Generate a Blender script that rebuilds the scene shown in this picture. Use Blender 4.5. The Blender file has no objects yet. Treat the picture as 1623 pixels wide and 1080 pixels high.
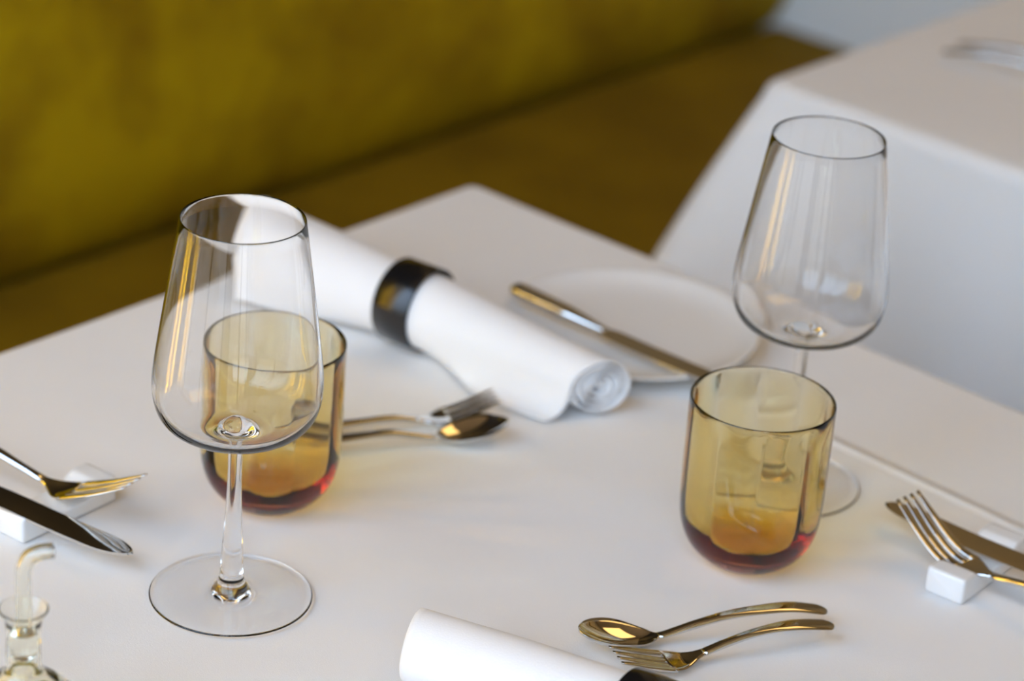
import bpy, math, random
import numpy as np
from mathutils import Vector, Matrix

random.seed(4)
sc = bpy.context.scene
col = sc.collection
PI = math.pi
TZ = 0.75                                   # height of the table top

# ------------------------------------------------------------------ camera
th, ro = 0.44632, 0.07852
fw = Vector((0, math.cos(th), -math.sin(th)))
rt = Vector((1, 0, 0))
up = rt.cross(fw)
cr = rt * math.cos(ro) + up * math.sin(ro)
cu = -rt * math.sin(ro) + up * math.cos(ro)
cam = bpy.data.cameras.new('camera')
co = bpy.data.objects.new('camera', cam)
col.objects.link(co)
M = Matrix((cr, cu, -fw)).transposed().to_4x4()
M.translation = Vector((0, 0, TZ + 0.7318))
co.matrix_world = M
cam.sensor_width = 36
cam.lens = 4578 / 1623 * 36
cam.clip_start = 0.05
cam.dof.use_dof = True
cam.dof.focus_distance = 1.355
cam.dof.aperture_fstop = 5.2
cam.dof.aperture_blades = 9
sc.camera = co

# ------------------------------------------------------------------ world
w = bpy.data.worlds.new('world')
sc.world = w
w.use_nodes = True
nt = w.node_tree
nt.nodes.clear()
tc = nt.nodes.new('ShaderNodeTexCoord')
sx = nt.nodes.new('ShaderNodeSeparateXYZ')
rp = nt.nodes.new('ShaderNodeValToRGB')
bg = nt.nodes.new('ShaderNodeBackground')
ow = nt.nodes.new('ShaderNodeOutputWorld')
mr = nt.nodes.new('ShaderNodeMapRange')
mr.inputs[1].default_value = -1
mr.inputs[2].default_value = 1
nt.links.new(tc.outputs['Generated'], sx.inputs[0])
nt.links.new(sx.outputs[2], mr.inputs[0])
nt.links.new(mr.outputs[0], rp.inputs[0])
e = rp.color_ramp.elements
e[0].position = 0.0
e[0].color = (.32, .31, .30, 1)
e[1].position = 1.0
e[1].color = (1.12, 1.50, 2.10, 1)
x = rp.color_ramp.elements.new(.485)
x.color = (.46, .46, .46, 1)
x = rp.color_ramp.elements.new(.515)
x.color = (.57, .70, .86, 1)
x = rp.color_ramp.elements.new(.72)
x.color = (1.05, 1.36, 1.80, 1)
nt.links.new(rp.outputs[0], bg.inputs[0])
bg.inputs[1].default_value = 5.0
nt.links.new(bg.outputs[0], ow.inputs[0])

sc.view_settings.view_transform = 'Standard'
sc.view_settings.look = 'None'
sc.view_settings.gamma = 1
sc.view_settings.use_curve_mapping = False
sc.view_settings.exposure = -0.94
sc.cycles.use_denoising = True
sc.cycles.max_bounces = 24
sc.cycles.transmission_bounces = 20
sc.cycles.glossy_bounces = 8
sc.cycles.diffuse_bounces = 5
sc.cycles.blur_glossy = 0.0
sc.cycles.sample_clamp_indirect = 12

# room frame: origin under the far-left corner of the near table, u along the banquette, v away from it
C0 = Vector((-0.034, 1.771, 0))
ANG = math.radians(50)
UA = Vector((math.cos(ANG), math.sin(ANG), 0))
VB = Vector((math.sin(ANG), -math.cos(ANG), 0))
ROOM = Matrix((UA, VB, Vector((0, 0, 1)))).transposed().to_4x4()   # left-handed on purpose, handled in room()


def room(u, v, z):
    return C0 + UA * u + VB * v + Vector((0, 0, z))


def portal(u, v, z, su, sz):
    l = bpy.data.lights.new('window_portal', 'AREA')
    l.shape = 'RECTANGLE'
    l.size = su
    l.size_y = sz
    l.cycles.is_portal = True
    o = bpy.data.objects.new('window_portal', l)
    o.location = room(u, v, z)
    # faces along +u
    zx = -UA
    xx = VB.copy()
    yx = zx.cross(xx)
    o.matrix_world = Matrix.Translation(o.location) @ Matrix((xx, yx, zx)).transposed().to_4x4()
    col.objects.link(o)


UW = -1.75                                  # window wall
WINS = [(-0.52, 0.85), (1.08, 2.30), (2.50, 3.02)]
WZ0, WZ1 = 0.12, 3.6
for a_, b_ in WINS:
    portal(UW - .02, (a_ + b_) / 2, (WZ0 + WZ1) / 2, b_ - a_, WZ1 - WZ0)


# low sun through the window wall: it only reaches the part of the banquette left of the picture
sun = bpy.data.lights.new('sun', 'SUN')
sun.energy = 122
sun.color = (1, .84, .62)
sun.angle = math.radians(.8)
so = bpy.data.objects.new('sun', sun)
_el, _ph = math.radians(30), math.radians(70)
_d = (UA * math.cos(_ph) - VB * math.sin(_ph)) * math.cos(_el) - Vector((0, 0, math.sin(_el)))
so.rotation_euler = _d.to_track_quat('-Z', 'Y').to_euler()
so.location = room(UW - 1, 3, 3)
col.objects.link(so)


# ------------------------------------------------------------------ helpers
def tag(o, label=None, cat=None, group=None, kind=None):
    if label: o['label'] = label
    if cat: o['category'] = cat
    if group: o['group'] = group
    if kind: o['kind'] = kind
    return o


def empty(name, loc, rz=0, **k):
    o = bpy.data.objects.new(name, None)
    o.empty_display_size = .02
    col.objects.link(o)
    o.location = loc
    o.rotation_euler = (0, 0, rz)
    return tag(o, **k)


def mesh(name, verts, faces, mat, parent=None, smooth=True, sharp=None):
    me = bpy.data.meshes.new(name)
    me.from_pydata([tuple(map(float, v)) for v in verts], [], faces)
    me.update()
    if smooth:
        me.polygons.foreach_set('use_smooth', [True] * len(me.polygons))
    if sharp:
        me.set_sharp_from_angle(angle=math.radians(sharp))
    me.materials.append(mat)
    o = bpy.data.objects.new(name, me)
    col.objects.link(o)
    if parent: o.parent = parent
    return o


def cat_rom(pts, n):
    out = []
    P = [np.array(p, float) for p in pts]
    for i in range(len(P) - 1):
        p0 = P[max(i - 1, 0)]; p1 = P[i]; p2 = P[i + 1]; p3 = P[min(i + 2, len(P) - 1)]
        # centripetal-like tangents scaled by chord, keeps uneven spacing calm
        d1 = np.linalg.norm(p2 - p1) + 1e-9
        d0 = np.linalg.norm(p1 - p0) + 1e-9
        d2 = np.linalg.norm(p3 - p2) + 1e-9
        m1 = (p2 - p0) / (d0 + d1) * d1 if i > 0 else (p2 - p1)
        m2 = (p3 - p1) / (d1 + d2) * d1 if i < len(P) - 2 else (p2 - p1)
        for k in range(n):
            t = k / n
            out.append((2*t**3 - 3*t*t + 1)*p1 + (t**3 - 2*t*t + t)*m1 + (-2*t**3 + 3*t*t)*p2 + (t**3 - t*t)*m2)
    out.append(P[-1])
    return out


def lathe(name, prof, mat, parent=None, seg=96, sub=5, rmod=None, part=None, flip=False):
    """prof: (r, z) from the axis round the outside and back to the axis inside; part: keep that z/index slice"""
    pr = cat_rom(prof, sub) if sub > 1 else [np.array(p, float) for p in prof]
    if part: pr = pr[part[0] * sub: part[1] * sub + 1]
    V, F, rings = [], [], []
    for k, (r, z) in enumerate(pr):
        if r < 1e-5:
            rings.append([len(V)])
            V.append((0, 0, z))
        else:
            idx = []
            for j in range(seg):
                a = 2 * PI * j / seg
                rr = r * (rmod(k / (len(pr) - 1), a, r, z) if rmod else 1)
                idx.append(len(V))
                V.append((rr * math.cos(a), rr * math.sin(a), z))
            rings.append(idx)
    for A, B in zip(rings, rings[1:]):
        for j in range(seg):
            j2 = (j + 1) % seg
            if len(A) == 1 and len(B) == 1: continue
            if len(A) == 1: f = (A[0], B[j2], B[j])
            elif len(B) == 1: f = (A[j], A[j2], B[0])
            else: f = (A[j], A[j2], B[j2], B[j])
            F.append(f[::-1] if flip else f)
    return mesh(name, V, F, mat, parent)


def loft(name, rings, mat, parent=None, caps=True, smooth=True, closed=True, sharp=None):
    V, F = [], []
    n = len(rings[0])
    for r in rings: V += list(r)
    for i in range(len(rings) - 1):
        for j in range(n if closed else n - 1):
            j2 = (j + 1) % n
            F.append((i*n + j, i*n + j2, (i+1)*n + j2, (i+1)*n + j))
    if caps and closed:
        F.append(tuple(range(n))[::-1])
        F.append(tuple(range((len(rings)-1)*n, len(rings)*n)))
    return mesh(name, V, F, mat, parent, smooth, sharp)


def ip(t, keys):
    """smooth interpolation through (t, value) keys"""
    if t <= keys[0][0]: return keys[0][1]
    if t >= keys[-1][0]: return keys[-1][1]
    for i in range(len(keys) - 1):
        if t <= keys[i+1][0]:
            t1, v1 = keys[i]; t2, v2 = keys[i+1]
            s1 = (v2 - keys[i-1][1]) / (t2 - keys[i-1][0]) if i > 0 else (v2 - v1) / (t2 - t1)
            s2 = (keys[i+2][1] - v1) / (keys[i+2][0] - t1) if i < len(keys) - 2 else (v2 - v1) / (t2 - t1)
            h = t2 - t1
            u = (t - t1) / h
            return ((2*u**3 - 3*u*u + 1)*v1 + (u**3 - 2*u*u + u)*h*s1 + (-2*u**3 + 3*u*u)*v2 + (u**3 - u*u)*h*s2)


def box_bevel(name, lo, hi, mat, parent=None, bev=.01, seg=3, M4=None):
    """bevelled box given in room coordinates (u, v, z)"""
    us, vs, zs = (lo[0], hi[0]), (lo[1], hi[1]), (lo[2], hi[2])
    V = [room(us[i], vs[j], zs[k]) for i in (0, 1) for j in (0, 1) for k in (0, 1)]
    F = [(0, 1, 3, 2), (4, 6, 7, 5), (0, 4, 5, 1), (2, 3, 7, 6), (0, 2, 6, 4), (1, 5, 7, 3)]
    o = mesh(name, V, F, mat, None, False)
    import bmesh
    bm = bmesh.new()
    bm.from_mesh(o.data)
    bmesh.ops.recalc_face_normals(bm, faces=bm.faces)
    if bev:
        bmesh.ops.bevel(bm, geom=bm.edges[:], offset=bev, segments=seg, profile=.5, affect='EDGES')
    bm.to_mesh(o.data)
    bm.free()
    if bev:
        o.data.polygons.foreach_set('use_smooth', [True] * len(o.data.polygons))
        o.data.set_sharp_from_angle(angle=math.radians(40))
    if parent:
        o.parent = parent
        o.matrix_parent_inverse = (Matrix.Translation(parent.location) @ Matrix.Rotation(parent.rotation_euler.z, 4, 'Z')).inverted()
    return o


# ------------------------------------------------------------------ materials
def mat(name, base=(.8, .8, .8), rough=.5, metal=0, **k):
    m = bpy.data.materials.new(name)
    m.use_nodes = True
    b = m.node_tree.nodes['Principled BSDF']
    b.inputs['Base Color'].default_value = (*base, 1)
    b.inputs['Roughness'].default_value = rough
    b.inputs['Metallic'].default_value = metal
    for a_, v_ in k.items():
        b.inputs[a_.replace('_', ' ')].default_value = v_
    return m


def nodes(m): return m.node_tree.nodes, m.node_tree.links, m.node_tree.nodes['Principled BSDF']


def cloth_mat(name, base, crease=False, weave=1600, big=.0):
    m = mat(name, base, .9, 0, Sheen_Weight=.15, Sheen_Roughness=.5)
    m.node_tree.nodes['Principled BSDF'].inputs['Specular IOR Level'].default_value = .2
    N, L, b = nodes(m)
    tc = N.new('ShaderNodeTexCoord')
    wv = N.new('ShaderNodeTexNoise'); wv.inputs['Scale'].default_value = weave; wv.inputs['Detail'].default_value = 1
    L.new(tc.outputs['Object'], wv.inputs['Vector'])
    b1 = N.new('ShaderNodeBump'); b1.inputs['Strength'].default_value = .25; b1.inputs['Distance'].default_value = .0004
    L.new(wv.outputs[0], b1.inputs['Height'])
    mid = N.new('ShaderNodeTexNoise'); mid.inputs['Scale'].default_value = 13; mid.inputs['Detail'].default_value = 1.5
    mp = N.new('ShaderNodeMapping'); mp.inputs['Rotation'].default_value = (0, 0, math.radians(-15)); mp.inputs['Scale'].default_value = (.6, 1.5, 1)
    L.new(tc.outputs['Object'], mp.inputs[0]); L.new(mp.outputs[0], mid.inputs['Vector'])
    b2 = N.new('ShaderNodeBump'); b2.inputs['Strength'].default_value = .45; b2.inputs['Distance'].default_value = .004
    L.new(mid.outputs[0], b2.inputs['Height']); L.new(b1.outputs[0], b2.inputs['Normal'])
    last = b2
    if crease:
        # ironed fold line pressed in the cloth, straight and parallel to the table side
        g = N.new('ShaderNodeSeparateXYZ')
        m2 = N.new('ShaderNodeMapping'); m2.vector_type = 'TEXTURE'
        m2.inputs['Location'].default_value = (.186, 1.4325, 0); m2.inputs['Rotation'].default_value = (0, 0, math.radians(-42.5))
        L.new(tc.outputs['Object'], m2.inputs[0]); L.new(m2.outputs[0], g.inputs[0])
        ab = N.new('ShaderNodeMath'); ab.operation = 'ABSOLUTE'; L.new(g.outputs[1], ab.inputs[0])
        mm = N.new('ShaderNodeMapRange'); mm.interpolation_type = 'SMOOTHSTEP'
        mm.inputs[1].default_value = 0; mm.inputs[2].default_value = .006; mm.inputs[3].default_value = 1; mm.inputs[4].default_value = 0
        L.new(ab.outputs[0], mm.inputs[0])
        b3 = N.new('ShaderNodeBump'); b3.inputs['Strength'].default_value = 1; b3.inputs['Distance'].default_value = .0016
        mk = N.new('ShaderNodeMapRange'); mk.interpolation_type = 'SMOOTHSTEP'
        mk.inputs[1].default_value = -.10; mk.inputs[2].default_value = .0; L.new(g.outputs[0], mk.inputs[0])
        ml = N.new('ShaderNodeMath'); ml.operation = 'MULTIPLY'; L.new(mm.outputs[0], ml.inputs[0]); L.new(mk.outputs[0], ml.inputs[1])
        L.new(ml.outputs[0], b3.inputs['Height']); L.new(b2.outputs[0], b3.inputs['Normal'])
        last = b3
    L.new(last.outputs[0], b.inputs['Normal'])
    return m


M_CLOTH = cloth_mat('white_table_linen', (.80, .795, .785), True)
M_CLOTH2 = cloth_mat('white_table_linen_plain', (.80, .795, .785))
M_NAP = cloth_mat('white_napkin_cotton', (.83, .83, .835), False, 900)


def velvet(name, c1, c2, c3, rough=.8):
    m = mat(name, c1, rough, 0, Sheen_Weight=.12, Sheen_Roughness=.35)
    N, L, b = nodes(m)
    b.inputs['Sheen Tint'].default_value = (*c3, 1)
    b.inputs['Specular IOR Level'].default_value = .15
    tc = N.new('ShaderNodeTexCoord')
    n1 = N.new('ShaderNodeTexNoise'); n1.inputs['Scale'].default_value = 7.5; n1.inputs['Detail'].default_value = 4; n1.inputs['Roughness'].default_value = .6
    L.new(tc.outputs['Object'], n1.inputs['Vector'])
    r = N.new('ShaderNodeValToRGB')
    r.color_ramp.elements[0].position = .36; r.color_ramp.elements[0].color = (*c2, 1)
    r.color_ramp.elements[1].position = .64; r.color_ramp.elements[1].color = (*c1, 1)
    L.new(n1.outputs[0], r.inputs[0]); L.new(r.outputs[0], b.inputs['Base Color'])
    n2 = N.new('ShaderNodeTexNoise'); n2.inputs['Scale'].default_value = 700
    L.new(tc.outputs['Object'], n2.inputs['Vector'])
    bp = N.new('ShaderNodeBump'); bp.inputs['Strength'].default_value = .3; bp.inputs['Distance'].default_value = .001
    L.new(n2.outputs[0], bp.inputs['Height']); L.new(bp.outputs[0], b.inputs['Normal'])
    return m


M_VELVET = velvet('mustard_velvet', (.50, .35, .002), (.27, .158, .002), (.8, .6, .05))
M_SEAT = velvet('ochre_velvet_shaded', (.20, .118, .001), (.15, .085, .001), (.5, .33, .02))  # redder than the backrest; shade from the tables is put into the colour


def glassm(name, color=(1, 1, 1), ior=1.5, rough=0.0, absorb=None, density=0):
    m = bpy.data.materials.new(name)
    m.use_nodes = True
    N = m.node_tree.nodes; L = m.node_tree.links
    N.clear()
    g = N.new('ShaderNodeBsdfGlass'); g.inputs['Color'].default_value = (*color, 1)
    g.inputs['IOR'].default_value = ior; g.inputs['Roughness'].default_value = rough
    o = N.new('ShaderNodeOutputMaterial'); L.new(g.outputs[0], o.inputs[0])
    if absorb:
        v = N.new('ShaderNodeVolumeAbsorption'); v.inputs['Color'].default_value = (*absorb, 1); v.inputs['Density'].default_value = density
        L.new(v.outputs[0], o.inputs['Volume'])
    return m


M_GLASS = glassm('clear_crystal', (.995, .995, .995), 1.45)
M_AMBER = glassm('amber_glass', (.99, .99, .99), 1.48, 0, (.92, .755, .0), 200)
M_CRUET = glassm('faintly_yellow_glass', (.99, .99, .97), 1.46, 0, (.97, .95, .8), 8)
M_OIL = glassm('olive_oil', (1, 1, .96), 1.47, 0, (.95, .85, .2), 60)
M_STEEL = mat('polished_steel', (.70, .695, .68), .07, 1)
M_PORC = mat('white_porcelain', (.83, .83, .82), .18, 0, Coat_Weight=.5, Coat_Roughness=.05)
M_BLACK = mat('black_lacquer', (.006, .006, .007), .22, 0, Coat_Weight=.3, Coat_Roughness=.1)
M_PLASTER = mat('pale_grey_plaster', (.74, .76, .77), .85)
M_WHITE = mat('white_divider_paint', (.88, .89, .87), .7)
M_CEIL = mat('warm_ceiling_paint', (.42, .31, .18), .9)
M_WARM = mat('warm_beige_wall_paint', (.40, .33, .20), .85)


def woodm(name, c1, c2, rough=.5):
    m = mat(name, c1, rough)
    N, L, b = nodes(m)
    tc = N.new('ShaderNodeTexCoord')
    mp = N.new('ShaderNodeMapping'); mp.inputs['Rotation'].default_value = (0, 0, -ANG); mp.inputs['Scale'].default_value = (1.2, 14, 14)
    n = N.new('ShaderNodeTexNoise'); n.inputs['Scale'].default_value = 3; n.inputs['Detail'].default_value = 6
    r = N.new('ShaderNodeValToRGB'); r.color_ramp.elements[0].color = (*c1, 1); r.color_ramp.elements[1].color = (*c2, 1)
    r.color_ramp.elements[0].position = .35; r.color_ramp.elements[1].position = .65
    L.new(tc.outputs['Object'], mp.inputs[0]); L.new(mp.outputs[0], n.inputs['Vector']); L.new(n.outputs[0], r.inputs[0]); L.new(r.outputs[0], b.inputs['Base Color'])
    return m


M_FLOOR = woodm('oiled_oak_floor', (.20, .125, .06), (.28, .18, .09), .45)
M_PANEL = woodm('dark_wood_panel', (.014, .010, .006), (.022, .015, .008), .5)
M_TABLE = woodm('walnut_table_wood', (.12, .07, .035), (.16, .09, .045), .5)
M_FRAME = mat('dark_window_frame_paint', (.05, .05, .05), .4)

# ------------------------------------------------------------------ room shell
U0, U1, UE, V0, V1, HC = UW, 1.09, 2.7, -.66, 3.2, 3.9


def st(o): return tag(o, kind='structure')


st(box_bevel('floor', (U0 - .2, V0 - .2, -.1), (UE + .2, V1 + .2, 0), M_FLOOR, bev=0))
st(box_bevel('ceiling', (U0 - .2, V0 - .2, HC), (UE + .2, V1 + .2, HC + .1), M_CEIL, bev=0))
st(box_bevel('wall_back', (U0 - .2, V0 - .2, 0), (UE + .2, V0 - .02, HC), M_WARM, bev=0))
st(box_bevel('trim_2', (U0, V0 - .02, 0), (.86, V0, HC), M_PANEL, bev=0))     # dark wood panelling behind the banquette
st(box_bevel('wall_right', (UE, V0, 0), (UE + .2, V1, HC), M_WARM, bev=0))
st(box_bevel('trim_1', (U1, V0, 0), (U1 + .09, .62, .84), M_WHITE, bev=.004, seg=2))     # low white divider at the end of the banquette
st(box_bevel('wall_front', (U0 - .2, V1, 0), (UE + .2, V1 + .2, HC), M_WARM, bev=0))
# window wall: piers, sill strip and lintel around the openings, one mesh
segs = []
edges_v = [V0] + [q for w_ in WINS for q in w_] + [V1]
for i in range(0, len(edges_v), 2): segs.append(((U0 - .2, edges_v[i], 0), (U0, edges_v[i+1], HC)))
for a_, b_ in WINS:
    segs.append(((U0 - .2, a_, 0), (U0, b_, WZ0)))
    segs.append(((U0 - .2, a_, WZ1), (U0, b_, HC)))
VV, FF = [], []
for lo, hi in segs:
    k = len(VV)
    VV += [room((lo[0], hi[0])[i], (lo[1], hi[1])[j], (lo[2], hi[2])[q]) for i in (0, 1) for j in (0, 1) for q in (0, 1)]
    FF += [tuple(k + q for q in f) for f in [(0, 1, 3, 2), (4, 6, 7, 5), (0, 4, 5, 1), (2, 3, 7, 6), (0, 2, 6, 4), (1, 5, 7, 3)]]
st(mesh('wall_left', VV, FF, M_PLASTER, None, False))
for n_, (a_, b_) in enumerate(WINS):
    e_ = empty('window_%d' % (n_ + 1), room(U0 - .1, (a_ + b_) / 2, WZ0), kind='structure')
    fw_ = .045
    ux0, ux1 = U0 - .13, U0 - .07
    box_bevel('frame_rail', (ux0, a_, WZ0), (ux1, b_, WZ0 + fw_), M_FRAME, e_, .004, 1)
    box_bevel('frame_rail', (ux0, a_, WZ1 - fw_), (ux1, b_, WZ1), M_FRAME, e_, .004, 1)
    box_bevel('frame_stile', (ux0, a_, WZ0), (ux1, a_ + fw_, WZ1), M_FRAME, e_, .004, 1)
    box_bevel('frame_stile', (ux0, b_ - fw_, WZ0), (ux1, b_, WZ1), M_FRAME, e_, .004, 1)
    m_ = (a_ + b_) / 2
    box_bevel('mullion', (ux0, m_ - .02, WZ0), (ux1, m_ + .02, WZ1), M_FRAME, e_, .004, 1)

# added warm fill light, out of view: glowing panel in a slim frame
M_FILL = bpy.data.materials.new('warm_fill_emission')
M_FILL.use_nodes = True
M_FILL.node_tree.nodes.clear()
em = M_FILL.node_tree.nodes.new('ShaderNodeEmission')
em.inputs[0].default_value = (1, .62, .20, 1)
em.inputs[1].default_value = 4.6
oo = M_FILL.node_tree.nodes.new('ShaderNodeOutputMaterial')
M_FILL.node_tree.links.new(em.outputs[0], oo.inputs[0])
e_ = empty('added_fill_panel', room(1.35, 1.0, HC - .04), ANG, label='unseen warm fill panel added below the ceiling', cat='ceiling light')
LU0, LU1, LV0, LV1 = .5, 2.2, .1, 1.9
mesh_o = box_bevel('fill_face', (LU0, LV0, HC - .035), (LU1, LV1, HC - .01), M_FILL, e_, 0)
for lo_, hi_ in (((LU0 - .03, LV0 - .03), (LU1 + .03, LV0)), ((LU0 - .03, LV1), (LU1 + .03, LV1 + .03)), ((LU0 - .03, LV0), (LU0, LV1)), ((LU1, LV0), (LU1 + .03, LV1))):
    box_bevel('frame_rail', (*lo_, HC - .05), (*hi_, HC - .001), M_FRAME, e_, .002, 1)

# ------------------------------------------------------------------ banquette
bq = empty('banquette', room(-.6, -.3, 0), ANG, label='mustard velvet banquette running behind both tables', cat='banquette')
box_bevel('plinth', (U0 + .05, V0 + .01, 0), (U1 - .005, -.02, .30), M_PANEL, bq, .006, 2)
sp_ = []
for (cv_, cz_, a0, r_) in ((.02 - .03, .47 - .03, 0, .03), (-.560 + .036, .47 - .036, 90, .036), (-.560 + .02, .32, 180, .02), (0, .32, 270, .02)):
    for q in range(7):
        a_ = math.radians(a0 + 15 * q)
        sp_.append((cv_ + r_ * math.cos(a_), cz_ + r_ * math.sin(a_)))
o = loft('seat', [[tuple(room(u_, *p_)) for p_ in sp_] for u_ in (U0 + .05, -.9, 0, .6, U1 - .002)], M_SEAT, None, sharp=60)
o.parent = bq
o.matrix_parent_inverse = (Matrix.Translation(bq.location) @ Matrix.Rotation(ANG, 4, 'Z')).inverted()
tag(o, label='ochre velvet seat cushion, darkened for shade')
# backrest: slightly leaning, rounded lower edge so a dark gap shows above the seat
prof = [(-.64, .44), (-.575, .444), (-.555, .460), (-.537, .481), (-.523, .512), (-.516, .56), (-.525, .70), (-.545, .90), (-.56, 1.02), (-.575, 1.04), (-.64, 1.045)]
prof = cat_rom(prof, 4)
rings = []
NU = 90
for i in range(NU + 1):
    u_ = U0 + .05 + (U1 - .002 - U0 - .05) * i / NU
    puff = .004 * math.sin(u_ * 7.1) + .003 * math.sin(u_ * 17 + 1)
    rings.append([tuple(room(u_, p_[0] + (puff * math.sin((p_[1] - .46) / .58 * PI) if .46 < p_[1] < 1.04 and p_[0] > -.6 else 0), p_[1])) for p_ in prof])
o = loft('backrest', rings, M_VELVET, None)
o.parent = bq
o.matrix_parent_inverse = (Matrix.Translation(bq.location) @ Matrix.Rotation(ANG, 4, 'Z')).inverted()


# upholstered panel on the wall left of the picture, above the backrest
o = box_bevel('wall_upholstery', (U0 + .04, V0, 1.05), (-.50, V0 + .05, 1.75), M_VELVET, None, .012, 3)
tag(o, 'mustard velvet wall panel above the banquette near the windows', 'wall panel')


# ------------------------------------------------------------------ tables and cloths
def wobble(x_, y_, seed=0):
    return (math.sin(x_*9 + 1.3*seed + 2*math.sin(y_*5)) * math.sin(y_*11 + x_*4 + seed) * .5
            + math.sin(x_*23 + y_*17 + seed*2.1) * .22)


def table(u0, v0, su, sv, lab, clab, m, bulge, seed, crn):
    t = empty('dining_table', room(u0 + su/2, v0 + sv/2, 0), ANG, label=lab, cat='table', group='restaurant tables')
    zc = TZ - .004
    box_bevel('tabletop', (u0 + .004, v0 + .004, zc - .03), (u0 + su - .004, v0 + sv - .004, zc), M_TABLE, t, .006, 2)
    for uu in (u0 + .05, u0 + su - .1):
        for vv in (v0 + .05, v0 + sv - .1):
            box_bevel('leg', (uu, vv, 0), (uu + .05, vv + .05, zc - .03), M_TABLE, t, .004, 1)
    # cloth: radial rings on the top, then the hanging skirt
    rc, re = crn
    cx_, cy_ = u0 + su / 2, v0 + sv / 2
    corners = [(u0, v0), (u0 + su, v0), (u0 + su, v0 + sv), (u0, v0 + sv)]
    NG = 120
    tt = [0, .0015, .003, .005, .007, .0095, .0125, .017, .024]
    def ticks(n, L_):
        inner = [.024 + (L_ - .048) * i / n for i in range(1, n)]
        return tt + inner + [L_ - q for q in tt[::-1]]
    tu, tv = ticks(NG, su), ticks(NG, sv)
    def outline(a_, b_):
        """pull square corners onto a small arc; returns u, v and the outward normal"""
        du, dv = min(a_, su - a_), min(b_, sv - b_)
        if du < rc and dv < rc:
            x1, y1 = rc - du, rc - dv
            m_ = max(x1, y1)
            h_ = math.hypot(x1, y1)
            if h_ > 1e-9:
                x1, y1 = x1 / h_ * m_, y1 / h_ * m_
                du, dv = rc - x1, rc - y1
        sa, sb = (1 if a_ > su / 2 else -1), (1 if b_ > sv / 2 else -1)
        A_ = su - du if sa > 0 else du
        B_ = sv - dv if sb > 0 else dv
        nx_, ny_ = max(0, rc - du), max(0, rc - dv)
        if nx_ + ny_ < 1e-9: return A_, B_, 0, 0
        h_ = math.hypot(nx_, ny_)
        return A_, B_, sa * nx_ / h_, sb * ny_ / h_
    V, F = [], []
    gi = {}
    def topz(uu, vv): return TZ - .0004 - .0007 * (1 + wobble(uu * 2.2, vv * 2.2, seed)) / 2
    for i, a_ in enumerate(tu):
        for j, b_ in enumerate(tv):
            A_, B_, nx_, ny_ = outline(a_, b_)
            k_u, k_v = (su - 2 * re) / su, (sv - 2 * re) / sv
            uu = cx_ + (u0 + A_ - cx_) * k_u
            vv = cy_ + (v0 + B_ - cy_) * k_v
            gi[i, j] = len(V)
            V.append(room(uu, vv, topz(uu, vv)))
    nu_, nv_ = len(tu), len(tv)
    for i in range(nu_ - 1):
        for j in range(nv_ - 1):
            F.append((gi[i, j], gi[i, j+1], gi[i+1, j+1], gi[i+1, j]))
    loop = [(i, 0) for i in range(nu_ - 1)] + [(nu_ - 1, j) for j in range(nv_ - 1)] + [(i, nv_ - 1) for i in range(nu_ - 1, 0, -1)] + [(0, j) for j in range(nv_ - 1, 0, -1)]
    path = []
    for i, j in loop:
        A_, B_, nx_, ny_ = outline(tu[i], tv[j])
        path.append((u0 + A_, v0 + B_, nx_, ny_))
    rings = []
    for q in (20, 40, 60, 80, 90):
        a2 = math.radians(q)
        ring = []
        for (a_, b_, nu, nv) in path:
            iu, iv = cx_ + (a_ - cx_) * k_u, cy_ + (b_ - cy_) * k_v
            f_ = math.sin(a2)
            ring.append(room(iu + (a_ - iu) * f_, iv + (b_ - iv) * f_, topz(iu, iv) - re * (1 - math.cos(a2))))
        rings.append(ring)
    drop = .262
    for i in range(1, 31):
        h = drop * i / 30
        ring = []
        for k, (a_, b_, nu, nv) in enumerate(path):
            off = .03 * h * 2
            du, dv = nu, nv
            for ci, (pu, pv) in enumerate(corners):
                d = math.hypot(a_ - pu, b_ - pv)
                if d < .4:
                    g = math.exp(-(d / .075) ** 2)
                    gu, gv = (pu - cx_) / (su / 2) * .707, (pv - cy_) / (sv / 2) * .707
                    f = bulge[ci] * g * h * (1 - .25 * h / drop)
                    a_ += gu * f; b_ += gv * f
            ph = (a_ * 1.0 - b_ * 1.3) * 16 + seed
            off += .010 * (h / drop) * (math.sin(ph) + .5 * math.sin(ph * 2.3 + 1)) * min(1, h / .08)
            ring.append(room(a_ + nu * off, b_ + nv * off, TZ - .0007 - re - h))
        rings.append(ring)
    prev = [gi[q] for q in loop]
    for ring in rings:
        cur = [len(V) + q for q in range(len(ring))]
        V += ring
        n_ = len(cur)
        for q in range(n_):
            F.append((prev[q], prev[(q+1) % n_], cur[(q+1) % n_], cur[q]))
        prev = cur
    o = mesh('tablecloth', V, F, m)
    import bmesh
    bm = bmesh.new(); bm.from_mesh(o.data); bmesh.ops.recalc_face_normals(bm, faces=bm.faces); bm.to_mesh(o.data); bm.free()
    sol = o.modifiers.new('thickness', 'SOLIDIFY')
    sol.thickness = .0008
    sol.offset = -1
    tag(o, clab, 'tablecloth', 'white tablecloths')


table(-.86, 0, .86, .86, 'near square restaurant table hidden under white cloth, carrying glasses and rolled napkins',
      'smooth white tablecloth on the near table, under the glasses and napkins', M_CLOTH, (.15, .15, .3, .3), 0, (.006, .007))
table(.311, 0, .70, .86, 'far square restaurant table hidden under white cloth, in the upper right',
      'white tablecloth hanging over the corner of the far table, upper right', M_CLOTH2, (.50, .08, .08, .4), 2, (.014, .011))

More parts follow.
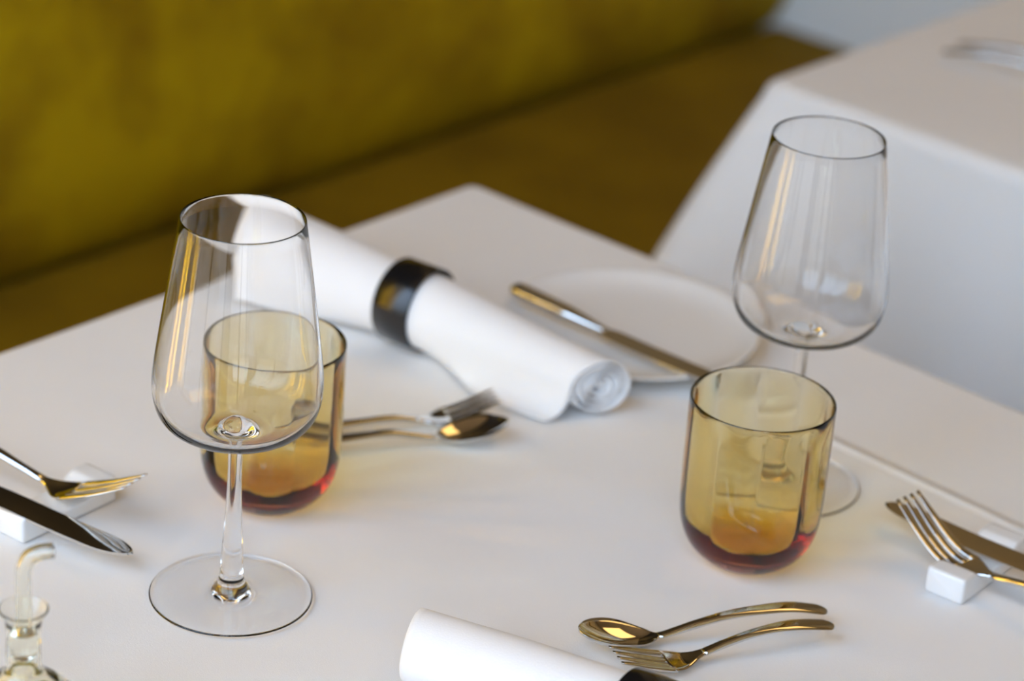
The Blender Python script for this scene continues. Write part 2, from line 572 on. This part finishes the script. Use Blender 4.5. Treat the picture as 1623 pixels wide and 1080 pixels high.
# ------------------------------------------------------------------ glasses
WG = [(0, .0012), (.020, .0011), (.034, .0007), (.0388, .0002), (.0400, .0009), (.0392, .0017), (.030, .0022), (.018, .0029), (.0115, .0040),
      (.0080, .0064), (.0062, .0105), (.0056, .0170), (.0050, .030), (.0042, .045), (.0036, .060), (.0034, .075), (.0037, .0835), (.0050, .0868),
      (.0095, .0888), (.020, .0908), (.0295, .0940), (.0360, .0992), (.0394, .1065), (.0406, .1160), (.0401, .1250), (.0384, .1380), (.0338, .1700), (.02935, .2003), (.0290, .2013),
      (.0285, .2003), (.0329, .1700), (.0375, .1380), (.0391, .1250), (.0395, .1160), (.0384, .1075), (.0350, .1008), (.0285, .0958), (.0190, .0928), (.0125, .0921), (.0090, .0930), (.0062, .0955), (.0030, .0975), (0, .0980)]


def wine_glass(x_, y_, lab):
    e_ = empty('wine_glass', (x_, y_, TZ), label=lab, cat='wine glass', group='stemmed wine glasses')
    lathe('foot', WG, M_GLASS, e_, 120, 5, part=(0, 11))
    lathe('stem', WG, M_GLASS, e_, 120, 5, part=(11, 17))
    lathe('bowl', WG, M_GLASS, e_, 120, 5, part=(17, len(WG) - 1))


wine_glass(-.12737, 1.21622, 'clear tapered wine glass in front of the left amber tumbler, in sharp focus')
wine_glass(.15315, 1.37817, 'clear tapered wine glass behind the right amber tumbler, slightly blurred')

TM = [(0, .0008), (.010, .0003), (.0145, .0002), (.019, .0014), (.0255, .0058), (.0312, .0125), (.0347, .0210), (.0361, .0310), (.0366, .0450), (.0368, .0660), (.0368, .0880), (.0366, .0918), (.0361, .0924),
      (.0356, .0918), (.0354, .0880), (.0350, .0660), (.0345, .0450), (.0336, .0330), (.0314, .0240), (.0272, .0168), (.0210, .0122), (.0120, .0104), (0, .0100)]
NF = 10


def flute(t, a, r, z):
    if t < .52: return 1
    k = (a * NF / (2 * PI)) % 1 - .5
    poly = math.cos(PI / NF) / math.cos(k * 2 * PI / NF)
    amt = .75 * min(1, max(0, (.0915 - z) / .008)) * min(1, max(0, (z - .018) / .022))
    return 1 + (poly - .985) * amt


def tumbler(x_, y_, rz, lab):
    o = lathe('tumbler', TM, M_AMBER, None, 200, 4, rmod=flute)
    o.location = (x_, y_, TZ)
    o.rotation_euler = (0, 0, rz)
    tag(o, lab, 'tumbler', 'amber tumblers')


tumbler(-.1197, 1.3145, .12, 'amber glass tumbler standing behind the sharp wine glass, spoon handle seen through it')
tumbler(.1275, 1.2925, .30, 'amber glass tumbler in front of the blurred right wine glass')


# ------------------------------------------------------------------ cutlery, tip at x = 0, handle end at x = L
def sect(x_, wd, tk, zc, dish, n=9, pw=None):
    cap = (lambda j: max(0, 1 - j*j) ** .3) if pw is None else (lambda j: max(0, 1 - abs(j) ** pw) ** .5)
    """closed lens section across y at x; dish > 0 drops the middle"""
    R = []
    for i in range(n):
        j = -1 + 2 * i / (n - 1)
        R.append((x_, j * wd / 2, zc - dish * (1 - j*j) + tk / 2 * cap(j) + .00005))
    for i in range(n):
        j = 1 - 2 * i / (n - 1)
        R.append((x_, j * wd / 2, zc - dish * (1 - j*j) - tk / 2 * cap(j)))
    return R


def handle(e_, x0, L, zk, wk, tk):
    rings = []
    N_ = 50
    for i in range(N_ + 1):
        t = x0 + (L - x0) * (1 - (1 - i / N_) ** 1.4)
        s = (L - t) / .006
        endf = math.sqrt(max(0, 1 - (1 - s) ** 2)) if s < 1 else 1
        endf = max(endf, .04)
        rings.append(sect(t, ip(t, wk) * endf, ip(t, tk) * (.4 + .6 * endf), ip(t, zk), 0))
    return loft('handle', rings, M_STEEL, e_)


def spoon(loc, ang, L, zk, blen, bw, depth, **k):
    e_ = empty('spoon', (loc[0], loc[1], TZ), math.radians(ang), **k)
    rings = []
    N_ = 40
    for i in range(N_ + 1):
        s = i / N_
        s2 = (1 - math.cos(PI * s)) / 2
        t = blen * s2
        # egg outline, widest at 45% from the tip, running into the neck
        wd = bw * math.sin(PI * s2 ** .82) ** .62 if 0 < s2 < 1 else 0
        wd = max(wd, ip(t, [(0, .0004), (blen * .7, .0004), (blen, .0052)]))
        dp = depth * math.sin(PI * min(1, s2 * 1.02)) ** .8 if 0 < s2 < .98 else 0
        rings.append(sect(t, wd, .0016, ip(t, zk), dp, 15))
    loft('bowl', rings, M_STEEL, e_)
    handle(e_, blen - .0005, L, zk, [(blen, .0052), (blen + .012, .0046), (blen + .03, .0056), (L - .02, .0098), (L, .0108)],
           [(blen, .0018), (blen + .014, .0036), (L - .03, .0026), (L, .0022)])
    return e_


def fork(loc, ang, L, zk, tl=.034, hw=.020, **k):
    e_ = empty('fork', (loc[0], loc[1], TZ), math.radians(ang), **k)
    bl = tl + .019
    rings = []
    N_ = 16
    for i in range(N_ + 1):
        s = i / N_
        t = tl + (bl - tl) * s
        wd = hw + (.0055 - hw) * (s * s * (3 - 2 * s)) ** 1.2
        rings.append(sect(t, wd, .0018 + .0008 * s, ip(t, zk), .0018 * (1 - s), 11))
    loft('head', rings, M_STEEL, e_)
    tw = hw / 4 * .88
    for q in range(4):
        yc = (q - 1.5) * hw / 4 * 1.06
        rg = []
        for i in range(15):
            s = i / 14
            t = (tl + .0012) * s
            a_ = tw * (.45 + .55 * min(1, s * 2.2))
            h_ = .0017 * (.5 + .5 * min(1, s * 3))
            z_ = ip(t, zk) - .0018 * (1 - (yc / (hw / 2)) ** 2) * min(1, s * 1.2)
            rg.append([(t, yc * (.94 + .06 * s) + a_ / 2 * math.copysign(abs(math.cos(p_)) ** .5, math.cos(p_)), z_ + h_ / 2 * math.copysign(abs(math.sin(p_)) ** .45, math.sin(p_))) for p_ in [2 * PI * (m_ + .5) / 12 for m_ in range(12)]])
        loft('tine', rg, M_STEEL, e_)
    handle(e_, bl - .0005, L, zk, [(bl, .0055), (bl + .012, .0048), (bl + .03, .0060), (L - .02, .0100), (L, .0108)],
           [(bl, .0026), (bl + .012, .0036), (L - .03, .0026), (L, .0022)])
    return e_


def knife(loc, ang, L, zk, bl, bw, hmat, hw=.0135, **k):
    e_ = empty('knife', (loc[0], loc[1], TZ), math.radians(ang), **k)
    rings = []
    N_ = 30
    for i in range(N_ + 1):
        s = (i / N_) ** 1.5
        t = bl * s
        f = math.sqrt(max(0, 1 - (1 - min(1, t / .022)) ** 2))
        lo, hi = -bw / 2 * max(f, .03), bw / 2 * max(f, .03) - bw * .10 * (1 - f)
        if s > .9:
            q = (s - .9) / .1
            lo = lo * (1 - q * .3); hi = hi * (1 - q * .3)
        z_ = ip(t, zk)
        R = []
        for j in range(9):
            y_ = lo + (hi - lo) * j / 8
            R.append((t, y_, z_ + .0006 * min(1, j / 5) ** .5 + .0001))
        for j in range(9):
            y_ = hi - (hi - lo) * j / 8
            R.append((t, y_, z_ - .0006 * min(1, (8 - j) / 5) ** .5 - .0001))
        rings.append(R)
    loft('blade', rings, M_STEEL, e_, sharp=50)
    rings = []
    for i in range(N_ + 1):
        t = bl - .002 + (L - bl + .002) * i / N_
        s = (L - t) / .006
        f = max(.05, math.sqrt(max(0, 1 - (1 - s) ** 2))) if s < 1 else 1
        g = ip(i, [(0, .5), (5, .72), (12, 1)])
        rings.append(sect(t, hw * f * (.82 + .18 * i / N_) * g, .0062 * (.5 + .5 * f) * (.55 + .45 * g), ip(t, zk), 0, 15, 8))
    o = loft('handle', rings, hmat, e_)
    return e_


# near edge pair
spoon((.0428, 1.1890), 19.5, .130, [(0, .0122), (.02, .0092), (.040, .0045), (.050, .0060), (.060, .0085), (.077, .0118), (.094, .0128), (.111, .0125), (.13, .0085)],
      .0415, .0255, .0070, label='small steel spoon by the lower napkin ring, bowl facing up, far one of the pair', cat='spoon')
fork((.0604, 1.1700), 24.5, .118, [(0, .0118), (.02, .0060), (.036, .0028), (.045, .0045), (.058, .0080), (.075, .0115), (.095, .0122), (.118, .0085)], .028, .0195,
     label='small steel fork lying against the spoon beside the lower napkin ring', cat='fork')
# middle pair, left tumbler side
spoon((.0013, 1.4035), 197.5, .130, [(0, .0120), (.02, .0092), (.040, .0050), (.052, .0062), (.066, .0085), (.090, .0075), (.13, .0045)],
      .0415, .0265, .0072, label='small steel spoon right of the left tumbler, bowl reflecting the mustard bench', cat='spoon')
fork((-.0056, 1.4292), 202.5, .127, [(0, .0140), (.018, .0075), (.036, .0035), (.046, .0040), (.06, .0060), (.09, .0060), (.127, .0040)], .028, .0195,
     label='small steel fork with tines showing behind the spoon with mustard reflection', cat='fork')
# left place: fork and knife on a rest
fork((-.1816, 1.2640), 151.0, .195, [(0, .0330), (.018, .0240), (.032, .0180), (.045, .0132), (.055, .0135), (.07, .0160), (.10, .0215), (.15, .0190), (.195, .0100)], .040, .023,
     label='large steel fork at the left edge, resting tines up on a porcelain rest', cat='fork')
knife((-.1782, 1.2282), 150.5, .215, [(0, .0120), (.045, .0130), (.085, .0150), (.15, .0150), (.215, .0120)], .118, .0165, M_STEEL,
      label='steel table knife at the left edge, lying in front of the fork across the rest', cat='knife')
# right place
fork((.2090, 1.3122), -45.0, .195, [(0, .0335), (.016, .0225), (.030, .0150), (.045, .0130), (.06, .0140), (.09, .0195), (.15, .0170), (.195, .0100)], .040, .0215,
     label='large steel fork at the right edge, tines raised over a porcelain rest', cat='fork')
knife((.2030, 1.3405), -40.0, .215, [(0, .0130), (.05, .0128), (.09, .0140), (.15, .0150), (.215, .0120)], .118, .0150, M_STEEL,
      label='steel table knife at the right edge, its tip showing left of the raised fork', cat='knife')
# butter knife on the plate
knife((.1224, 1.4695), 143.2, .156, [(0, .0120), (.04, .0125), (.085, .0140), (.12, .0170), (.156, .0190)], .088, .0150, M_STEEL, .0125,
      label='butter knife lying across the side plate behind the rolled napkin', cat='knife')
# far table
spoon((.4530, 2.0130), 154.5, .16, [(0, .0120), (.02, .0095), (.050, .0050), (.062, .0065), (.08, .0100), (.12, .0120), (.16, .0070)],
      .050, .034, .0080, label='blurred steel spoon on the far table at the upper right edge', cat='spoon')
fork((.4680, 2.0370), 156.0, .160, [(0, .0140), (.02, .0080), (.036, .0040), (.05, .0050), (.08, .0100), (.12, .0120), (.160, .0070)], .036, .021,
     label='blurred steel fork on the far table, behind the blurred spoon', cat='fork')


# ------------------------------------------------------------------ porcelain cutlery rests
def rest(x_, y_, ang, lab):
    L_, W_ = .066, .022
    rings = []
    N_ = 40
    xs = [-L_/2, -L_/2 + .0006, -L_/2 + .0016] + [-L_/2 + .0016 + (L_ - .0032) * i / N_ for i in range(1, N_)] + [L_/2 - .0016, L_/2 - .0006, L_/2]
    for i, t in enumerate(xs):
        s = min(1, max(0, (.0225 - abs(t)) / .012))
        s = s * s * (3 - 2 * s)
        h = .0142 - .0062 * s
        ins = .0012 if i in (0, len(xs) - 1) else (.0004 if i in (1, len(xs) - 2) else 0)
        hw_ = W_ / 2 - ins
        b_ = .0016
        R = []
        for (cy_, cz_, a0) in ((hw_ - b_, h - ins - b_, 0), (-hw_ + b_, h - ins - b_, 90), (-hw_ + b_, ins + b_, 180), (hw_ - b_, ins + b_, 270)):
            for q in range(5):
                a_ = math.radians(a0 + 90 * q / 4)
                R.append((t, cy_ + b_ * math.cos(a_), cz_ + b_ * math.sin(a_)))
        rings.append(R)
    o = loft('cutlery_rest', rings, M_PORC, None, sharp=50)
    o.location = (x_, y_, TZ)
    o.rotation_euler = (0, 0, math.radians(ang))
    tag(o, lab, 'cutlery rest', 'porcelain cutlery rests')


rest(-.2250, 1.2820, 54, 'white porcelain cutlery rest under the fork and knife at the left edge')
rest(.2463, 1.2945, 54, 'white porcelain cutlery rest under the fork and knife at the right edge')

# ------------------------------------------------------------------ side plate
o = lathe('side_plate', [(0, .0030), (.020, .0030), (.045, .0022), (.047, .0002), (.050, .0002), (.052, .0026), (.064, .0050), (.0738, .0084), (.0760, .0096), (.0763, .0106), (.0753, .0108),
                         (.072, .0100), (.064, .0076), (.054, .0060), (.040, .0054), (.020, .0052), (0, .0052)], M_PORC, None, 128, 4)
o.location = (.0694, 1.5462, TZ)
tag(o, 'shallow white side plate under the butter knife, behind the rolled napkin', 'plate')


# ------------------------------------------------------------------ rolled napkins and rings
def napkin(x_, y_, ang, L, Rk, zk, tk, lab, seed=0):
    """rolled from the front end (local x = 0) to the loose back end (x = L); spiral section"""
    rnd = random.Random(seed)
    turns = 4.6
    A_end = 2 * PI * turns + math.radians(18)
    NP = 170
    rings = []
    NXs = 70
    for i in range(NXs + 1):
        s = i / NXs
        ring = []
        for j in range(NP + 26):
            Rb = ip(s * L, Rk)
            zc = ip(s * L, zk)
            tail = ip(s * L, tk)
            if j < NP:
                al = A_end * j / (NP - 1)
                fr = al / A_end
                r = Rb * (.10 + .90 * fr ** .9)
                # end profile: inner layers start further in, outer layers slightly ragged
                y = r * math.cos(al - A_end + PI)
                z = r * math.sin(al - A_end + PI)
                # last direction: arriving at the near side (negative y)
                yy, zz = -y if False else y, z
                last = (yy, zz)
            else:
                q = (j - NP + 1) / 26
                # from (-R, 0) down to the table and outward
                yy = -Rb - (tail - 1) * Rb * q * q
                zz = -min(zc - .0016, Rb) * math.sin(q * PI / 2)
                yy = -Rb * (math.cos(q * PI / 2) * (1 - min(1, (tail - 1) * 2.5)) + min(1, (tail - 1) * 2.5)) - (tail - 1) * Rb * q * q
                fr = 1
            X = s * L
            # back end: the layers step outward, the rim runs slightly slanted
            k = max(0, (s - .62) / .38)
            X += k * k * (.005 * math.sin(fr * 9 + seed) + .012 * (fr - .5) + .006 * (yy / Rb))
            k0 = max(0, (.30 - s) / .30)
            X += k0 * (.0012 * (1 - fr) + .0007 * math.sin(fr * 50) + .62 * (Rb - yy))
            lump = 1 + k * (.06 * math.sin(fr * 2 * PI * turns * 1.0 * .5 + 3 * s + seed) + .03 * math.sin(fr * 40 + seed * 2)) + .012 * math.sin(X * 60 + fr * 25)
            z_ = max(.0010, zc + zz * lump)
            ring.append((-X, yy * lump, z_))
        rings.append(ring)
    o = loft('rolled_napkin', rings, M_NAP, None, caps=False, closed=False)
    sol = o.modifiers.new('thickness', 'SOLIDIFY')
    sol.thickness = .0011
    sol.offset = 0
    o.location = (x_, y_, TZ)
    o.rotation_euler = (0, 0, math.radians(ang))
    tag(o, lab, 'napkin', 'rolled white napkins')
    return o


def ring_band(x_, y_, ang, R, wdt, lab):
    prof = []
    V, F, n = [], [], 96
    sec = [(-wdt/2, R - .0004), (-wdt/2 + .0006, R), (wdt/2 - .0006, R), (wdt/2, R - .0004), (wdt/2, R - .0014), (wdt/2 - .0004, R - .0017), (-wdt/2 + .0004, R - .0017), (-wdt/2, R - .0014)]
    rings = []
    for i in range(n):
        a_ = 2 * PI * i / n
        rings.append([(sx_, r_ * math.cos(a_), r_ * math.sin(a_)) for sx_, r_ in sec])
    rings.append(rings[0])
    V = [p_ for r_ in rings[:-1] for p_ in r_]
    m_ = len(sec)
    for i in range(n):
        for j in range(m_):
            F.append((i*m_ + j, ((i+1) % n)*m_ + j, ((i+1) % n)*m_ + (j+1) % m_, i*m_ + (j+1) % m_))
    o = mesh('napkin_ring', V, F, M_BLACK, None, True, 40)
    o.location = (x_, y_, TZ + R + .0003)
    o.rotation_euler = (0, 0, math.radians(ang))
    tag(o, lab, 'napkin ring', 'black napkin rings')
    return o


napkin(.0606, 1.4350, -33.9, .258, [(0, .0165), (.06, .0190), (.125, .0220), (.158, .0220), (.20, .0255), (.258, .0285)],
       [(0, .0175), (.06, .0200), (.125, .0250), (.158, .0250), (.20, .0260), (.258, .0270)], [(0, 1.75), (.05, 1.60), (.09, 1.32), (.122, 1.03), (.132, 1.0), (.165, 1.0), (.18, 1.05), (.21, 1.2), (.258, 1.3)],
       'rolled white napkin across the middle of the near table, spiral end towards the right tumbler', 1)
ring_band(-.0580, 1.5148, -33.9, .0249, .025, 'glossy black napkin ring around the middle napkin, reflecting yellow')
napkin(.1500, 1.0434, -31, .206, [(0, .0165), (.06, .0200), (.073, .0209), (.108, .0209), (.15, .0205), (.206, .0180)],
       [(0, .0175), (.05, .0215), (.073, .0248), (.108, .0248), (.15, .0215), (.206, .0180)], [(0, 1.5), (.04, 1.3), (.07, 1.0), (.11, 1.0), (.15, 1.0), (.206, 1.0)],
       'rolled white napkin at the lower edge of the picture, its end cut by the frame', 5)
ring_band(.0729, 1.0898, -31, .0245, .024, 'glossy black napkin ring around the lower napkin, beside the small steel fork')

# ------------------------------------------------------------------ oil cruet, lower left corner
e_ = empty('oil_cruet', (-.1979, 1.0502, TZ), label='small glass oil cruet with bent glass spout in the lower left corner', cat='cruet')
HB = .085
CR = [(0, .001), (.020, .0005), (.0265, .0010), (.0285, .004), (.0285, .012), (.0275, .030), (.0240, .040), (.0170, .0475), (.0100, .0525), (.0080, .0555), (.0076, .062), (.0074, .074), (.0082, .080), (.0098, .0835), (.0106, .0848),
      (.0108, .0855), (.0102, .0858), (.0096, .0850), (.0086, .0825), (.0066, .078), (.0062, .074), (.0062, .062), (.0064, .0565), (.0085, .0535), (.0155, .0465), (.0225, .0395), (.0260, .030), (.0270, .012), (.0262, .0050), (.018, .0036), (0, .0034)]
lathe('bottle', CR, M_CRUET, e_, 96, 4)
lathe('oil', [(0, .0037), (.018, .0039), (.0256, .0055), (.0265, .012), (.0256, .030), (.0250, .0335), (0, .0335)], M_OIL, e_, 80, 3)
# stopper with the spout tube
lathe('stopper', [(0, .0610), (.0030, .0610), (.0050, .0618), (.0060, .066), (.0061, .0735), (.0056, .0745), (.0030, .0748), (0, .0748)], M_CRUET, e_, 64, 3)
path = cat_rom([(0, 0, .0749), (0, 0, .086), (0, 0, .098), (.0003, 0, .105), (.0028, 0, .1108), (.0075, 0, .1138), (.0125, 0, .1150)], 8)


def tube(name, path, ro_, ri_, mat_, parent, n=28):
    outer, inner = [], []
    for i, p_ in enumerate(path):
        a_ = path[min(i + 1, len(path) - 1)] - path[max(i - 1, 0)]
        a_ = Vector(a_).normalized()
        y_ = Vector((0, 1, 0))
        x_ = y_.cross(a_).normalized()
        for lst, r_ in ((outer, ro_), (inner, ri_)):
            lst.append([tuple(Vector(p_) + x_ * r_ * math.cos(q) + y_ * r_ * math.sin(q)) for q in [2 * PI * j / n for j in range(n)]])
    return loft(name, outer + inner[::-1] + [outer[0]], mat_, parent, caps=False, sharp=60)


tube('spout', path, .0036, .0024, M_CRUET, e_)
